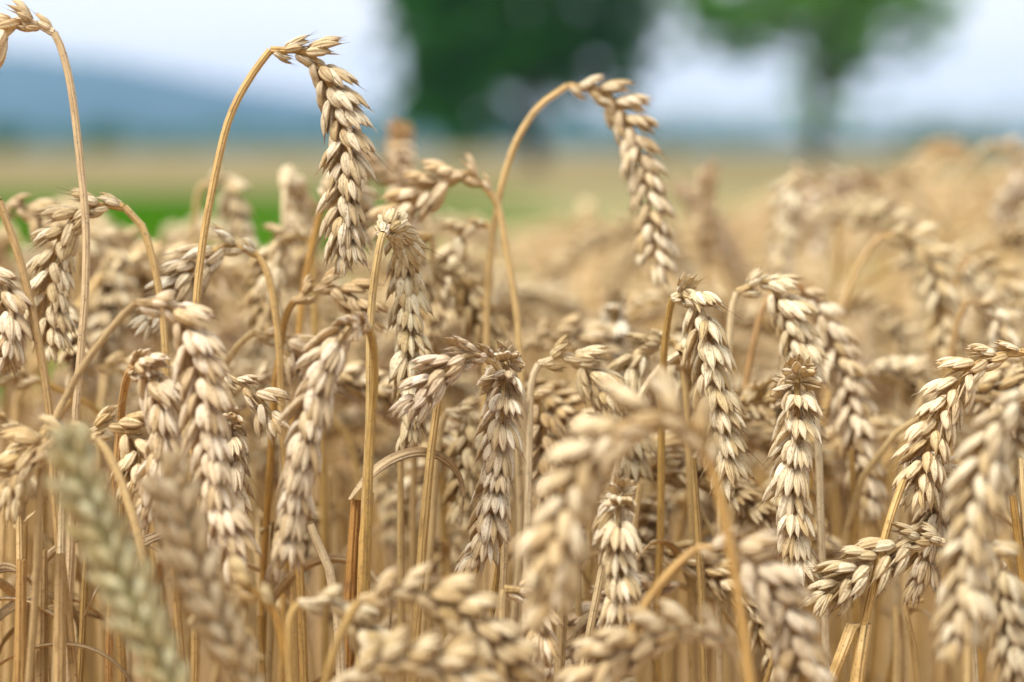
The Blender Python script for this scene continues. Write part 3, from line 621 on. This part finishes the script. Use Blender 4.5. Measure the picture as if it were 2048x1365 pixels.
A('soft ear hanging in the gap between the fanned ear and the right foreground', .95, [(1790, 1200), (1795, 1000), (1796, 860)],
  [(1800, 750), (1825, 730), (1850, 770), (1862, 840), (1868, 910)], roll=35, tint=(1.0, .92, .78))
A('shaded ear hanging behind the level grey ear, left side', .86, [(850, 1300), (862, 1080), (872, 930)],
  [(890, 830), (915, 800), (935, 840), (935, 910), (925, 980), (915, 1050)], roll=35, tint=(.98, .90, .74))
A('brownish ear seen just behind the splayed middle ear', .85, [(1030, 1300), (1040, 1050), (1035, 900)],
  [(1035, 790), (1058, 770), (1080, 820), (1090, 890), (1088, 960), (1080, 1030)], roll=30, tint=(.92, .80, .64))
A('small low ear with long white husks left of the orange knobbed one', .75, [(1000, 1500), (1010, 1300), (1005, 1220)],
  [(1010, 1175), (1035, 1160), (1060, 1195), (1075, 1250), (1085, 1320)], roll=60, tint=(1.05, .98, .92), openv=(6, 12), size=.95)

# ------------------------------------------------------------------ broken straws and dry leaves
def straw(label, D, pts, r=.0020, tint=(1, 1, 1), group=None, leaf=None):
    P = [np.array(pix(p[0], p[1], p[2] if len(p) > 2 else D)) for p in pts]
    low = P[0]; g0 = np.array([low[0] * 1.02, low[1] + .01, 0.0]); root = link('broken_straw', None); root.location = g0
    tag(root, label, 'straw', group); SPn, _ = spline([g0] + P, 50)
    # keep the kinks sharp
    v, q, a = tube(SPn - g0, np.full(50, r) * np.interp(np.linspace(0, 1, 50), [0, .96, 1], [1.1, 1, .75]), 9, rng.random(), 12)
    st = link('stem', to_mesh('stem', v, q, a, M_STRAW), root); st.color = (*tint, 1)
    if leaf:
        b = np.array(pix(*leaf)) - g0
        link('leaf', to_mesh('leaf', *leaf_arrays(b, rng.uniform(0, 6.28), rng.uniform(.04, .09), 2.6, .0036, rng.randrange(999)), M_LEAF), root)
    return root
straw('clean pale straw leaning right, up to the level grey ear', .80, [(828, 1340), (838, 1180), (852, 1000), (868, 850), (876, 800)], .00165, PALE)
straw('thick golden broken straw with a snapped top beside the white leaning ear', .785, [(722, 1500), (726, 1250), (730, 1050), (738, 985)], .0022, SG)
straw('dark rusty split straw with flat snapped top, low left of the middle', .79, [(690, 1500), (700, 1200), (712, 1000)], .0023, (.72, .52, .32), leaf=(700, 1000, .787))
straw('bent straw folded at a sharp corner, lower right', .775, [(1700, 1600), (1712, 1400), (1722, 1300), (1734, 1215), (1728, 1208), (1700, 1260), (1660, 1370), (1640, 1430)], .0021, SG)
straw('short curved dry straw sticking up at lower left of the middle', .77, [(680, 1300), (668, 1180), (645, 1100), (620, 1050)], .0017, PALE)
for i, (x, t, D, c) in enumerate([(40, 1120, .76, 1), (82, 1100, .77, .8), (118, 1108, .75, .9), (60, 1200, .80, .7)]):
    straw('snapped brown straw in the bundle at the lower left edge', D, [(x - 4, 1700), (x, 1400), (x + 3, t)], .0021, (.80 * c, .66 * c, .48 * c), group='snapped straws bundled at the lower left edge')

sr = random.Random(77)
for i in range(140):
    D_ = sr.uniform(.79, 1.0) if i < 88 else sr.uniform(.95, 1.2); x_ = sr.uniform(-40, 2090); t_ = sr.uniform(860, 1250); le = sr.gauss(0, 26); kk = sr.uniform(.6, 1.0)
    pl = [(x_ - le * 1.3, 1700), (x_ - le * .5, 1420), (x_ + sr.uniform(-5, 5), (t_ + 1400) / 2), (x_ + le * .4, t_)]
    if sr.random() < .3: pl += [(x_ + le * .4 + sr.choice((-1, 1)) * sr.uniform(20, 60), t_ + sr.uniform(20, 90))]
    straw('slender straw standing among the stems under the ears', D_, pl, sr.uniform(.0010, .0017), (1.05 * kk, .95 * kk, .76 * kk), group='slender straws among the stems', leaf=(pl[2][0], pl[2][1], D_) if i % 3 == 0 else None)
# ------------------------------------------------------------------ the stand behind: prototypes copied
def proto_path(seed):
    r = random.Random(seed)
    typ = r.random()
    fin = 172 if typ < .6 else (130 if typ < .85 else 40)
    phi = math.radians(r.uniform(1, 5)); p = np.array([0., 0., 0.]); pts = [p.copy()]
    el_ = r.uniform(.065, .095); segs = [(.62, 0, 10), (r.uniform(.03, .075), fin * r.uniform(.3, .5), 8), (el_, fin * r.uniform(.45, .55), 12)]
    az = 0.; mark = None
    for k, (ln, dphi, n) in enumerate(segs):
        if k == 2: mark = len(pts) - 1
        for i in range(n):
            phi += math.radians(dphi) / n; az += r.uniform(-.05, .05)
            p = p + ln / n * np.array([math.sin(phi) * math.cos(az), math.sin(phi) * math.sin(az), math.cos(phi)]); pts.append(p.copy())
    P = np.array(pts); top = P[:, 2].max()
    return P, mark, top
def merged_ear(fr, org, lod, seed):
    g = Geo(); r = random.Random(seed)
    for (p, X, Y, Z, sc) in fr:
        v, q, a = SPK[lod][r.randrange(NVAR)]
        R = np.stack([X, Y, Z], 1) * sc
        a2 = a.copy(); a2[:, 2] = (a2[:, 2] + r.random()) % 1
        g.add(v @ R.T + (p - org), q, a2)
    return g
H0 = 0.80
PROT = []
for i in range(20):
    P, mk, top = proto_path(500 + i); P[:, 2] += 0  # base at the ground
    lift = H0 - top; P[1:, 2] += lift * np.minimum(1, P[1:, 2] / P[1:11, 2].max()); P[0] = (0, 0, 0)
    fr, RP, _ = ear_frames(P[mk:], random.Random(i).uniform(0, 90), 40, 900 + i)
    SPn, _ = spline(P[:mk + 1], 40)
    stem_m = to_mesh('stem', *stem_arrays(SPn, .3, ns=7), M_STRAW)
    g = merged_ear(fr, RP[0], 1, i); g.add(*rachis_mesh_arrays(RP, RP[0]))
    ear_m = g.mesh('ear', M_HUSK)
    leaf_m = to_mesh('leaf', *leaf_arrays((SPn[24 - i % 5]), i * 1.3, .10, 3.2, .005, 40 + i), M_LEAF) if i % 3 == 0 else None
    g2 = merged_ear(fr, np.zeros(3), 2, i); lo_e = g2.arrays(); SP2, _ = spline(P[:mk + 1], 14); lo_s = tube(SP2, np.full(14, .0016), 4, .3, 12)
    PROT.append((stem_m, ear_m, leaf_m, RP[0].copy(), lo_e, lo_s))

def edge_depth(c): return float(np.interp(c, [-400, 0, 560, 800, 1050, 1400, 3000], [1.45, 1.5, 1.7, 2.2, 4.2, 6.5, 6.5]))
def top_px(c, D):
    near = np.interp(c, [-400, 0, 300, 600, 800, 1000, 1150, 1450, 1600, 1800, 2100, 2500], [500, 500, 500, 540, 590, 680, 760, 780, 740, 700, 660, 620])
    farr = np.interp(c, [-400, 0, 560, 1000, 1130, 1250, 1400, 1500, 1700, 2048, 2500], [480, 480, 480, 450, 445, 445, 445, 430, 390, 340, 325])
    t = min(max((D - 1.05) / 1.5, 0), 1) ** 1.1; return near * (1 - t) + farr * t
place = []
rp_ = random.Random(21)
# depth-stratified scatter (rows of sown wheat)
for c, yt, D in [(1530, 470, 1.5), (1735, 365, 1.45), (1780, 405, 1.3), (1900, 345, 1.5), (1940, 390, 1.3), (1990, 350, 1.4), (2035, 430, 1.2),
                 (1860, 440, 1.2), (1640, 450, 1.4), (1680, 470, 1.2), (2020, 300, 1.6), (1560, 520, 1.15), (1920, 470, 1.15), (1120, 455, 1.5), (1175, 430, 1.6),
                 (1225, 450, 1.5), (1085, 520, 1.3), (1490, 610, 1.2), (1290, 600, 1.15), (1130, 590, 1.15), (1180, 640, 1.1), (1500, 600, 1.1), (1800, 520, 1.2), (1750, 600, 1.1), (60, 470, 1.2), (250, 445, 1.25), (330, 500, 1.1), (480, 465, 1.3), (620, 445, 1.3), (140, 500, 1.3), (560, 500, 1.2), (700, 480, 1.2), (30, 500, 1.1), (380, 470, 1.35)]:
    place.append(((c - 1024) / FPX * D, D, CAM_H - (yt - 298) / FPX * D))
D = 0.87
while D < 6.5:
    dens = 500 if D < 1.02 else (560 if D < 1.3 else 420)
    dens = dens if D < 1.3 else (420 if D < 2 else (200 if D < 3 else 90))
    dD = .03 if D < 2 else .08
    half = D * (1024 + 230) / FPX
    n = dens * dD * 2 * half * 1.2; n = int(n) + (1 if rp_.random() < n - int(n) else 0)
    for _ in range(n):
        X = rp_.uniform(-half, half); Y = D + rp_.uniform(0, dD); c = X / Y * FPX + 1024
        if Y > edge_depth(c) or (c > 700 and rp_.random() < .17): continue
        bump = (rp_.random() < .24) * rp_.uniform(0, 75 if Y < 1.9 else 25)
        yt = top_px(c, Y) + (abs(rp_.gauss(0, 1)) * (190 if Y < 1.3 else 120) + (rp_.random() < .3) * rp_.uniform(0, 260)) / Y - bump
        z = min(.855, CAM_H - (yt - 298) / FPX * Y)
        place.append((X, Y, z))
    D += dD
def in_frame(x, y, z):
    c = x / y * FPX + 1024; r_ = 298 + (CAM_H - z) / y * FPX
    return -60 < c < 2108 and r_ < 1400
vis = [p for p in place if in_frame(*p)]
NB = 300 - 73 - 2
indiv = sorted(vis, key=lambda p: p[1])[:NB]; iset = set(indiv)
rest = [p for p in place if p not in iset]
print('individual out to', indiv[-1][1]); print('placed', len(place), 'visible', len(vis), 'rest', len(rest))
TINTS = [(1.08, 1.02, .90), (1.08, .98, .80), (1.12, 1.08, .97), (1.0, .90, .72), (1.1, 1.0, .92)]
for i, (X, Y, z) in enumerate(indiv):
    stem_m, ear_m, leaf_m, eo, _, _ = PROT[rp_.randrange(len(PROT))]
    sc = z / H0; root = link('wheat_stalk', None); root.location = (X, Y, 0); root.rotation_euler = (rp_.uniform(-.03, .03), rp_.uniform(-.03, .03), rp_.uniform(0, 6.283))
    sxy = rp_.uniform(.92, 1.06); root.scale = (sxy, sxy, sc)
    c = X / Y * FPX + 1024
    if c < 700: lb, gp = 'soft wheat stalk crowded behind the sharp ears on the left', 'stalks crowded behind the sharp ears on the left'
    elif c < 1300: lb, gp = 'soft wheat stalk crowded behind the sharp ears in the middle', 'stalks crowded behind the sharp ears in the middle'
    else: lb, gp = 'soft wheat stalk crowded behind the sharp ears on the right', 'stalks crowded behind the sharp ears on the right'
    tag(root, lb, 'wheat stalk', gp)
    st = link('stem', stem_m, root); k = rp_.uniform(.9, 1.15); st.color = (k, k * .96, k * .84, 1)
    e = link('ear', ear_m, root); e.location = Vector(eo); tt = TINTS[rp_.randrange(5)]; e.color = (*tt, 1)
    if leaf_m: l = link('leaf', leaf_m, root)
# the far rest: one mass
ge, gs = Geo(), Geo()
for (X, Y, z) in rest:
    _, _, _, _, (v, q, a), (v2, q2, a2) = PROT[rp_.randrange(len(PROT))]
    an = rp_.uniform(0, 6.283); c_, s_ = math.cos(an), math.sin(an); R = np.array([[c_, -s_, 0], [s_, c_, 0], [0, 0, z / H0]])
    ra = rp_.random()
    ge.add(v @ R.T + np.array([X, Y, 0]), q, np.column_stack([a[:, 0], a[:, 1], (a[:, 2] + ra) % 1]))
    gs.add(v2 @ R.T + np.array([X, Y, 0]), q2, np.column_stack([a2[:, 0], a2[:, 1], (a2[:, 2] + ra) % 1]))
v1, q1, a1 = ge.arrays(); v2, q2, a2 = gs.arrays()
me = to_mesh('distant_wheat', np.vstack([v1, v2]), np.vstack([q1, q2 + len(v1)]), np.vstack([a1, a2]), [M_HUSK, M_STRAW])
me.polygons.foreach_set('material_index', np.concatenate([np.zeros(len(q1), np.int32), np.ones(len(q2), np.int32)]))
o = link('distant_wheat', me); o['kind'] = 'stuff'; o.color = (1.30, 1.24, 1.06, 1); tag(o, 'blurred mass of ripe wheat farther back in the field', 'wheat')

# ------------------------------------------------------------------ haze
def haze(density=2.0e-4):
    x0, x1, y0, y1, z0, z1 = -6100, 6100, -70, 3700, -1.5, 126.0
    v = np.array([[x, y, z] for x in (x0, x1) for y in (y0, y1) for z in (z0, z1)], float)
    q = np.array([[0, 1, 3, 2], [4, 6, 7, 5], [0, 4, 5, 1], [2, 3, 7, 6], [0, 2, 6, 4], [1, 5, 7, 3]])
    m, t = new_mat('haze_air'); pv = N(t, 'ShaderNodeVolumePrincipled'); pv.inputs['Density'].default_value = density
    pv.inputs['Color'].default_value = (.32, .50, .80, 1); pv.inputs['Anisotropy'].default_value = 0.0
    oo = N(t, 'ShaderNodeOutputMaterial'); t.links.new(pv.outputs[0], oo.inputs['Volume'])
    h = link('haze', to_mesh('haze', v, q, np.zeros_like(v), m, smooth=False)); h['kind'] = 'stuff'
haze()
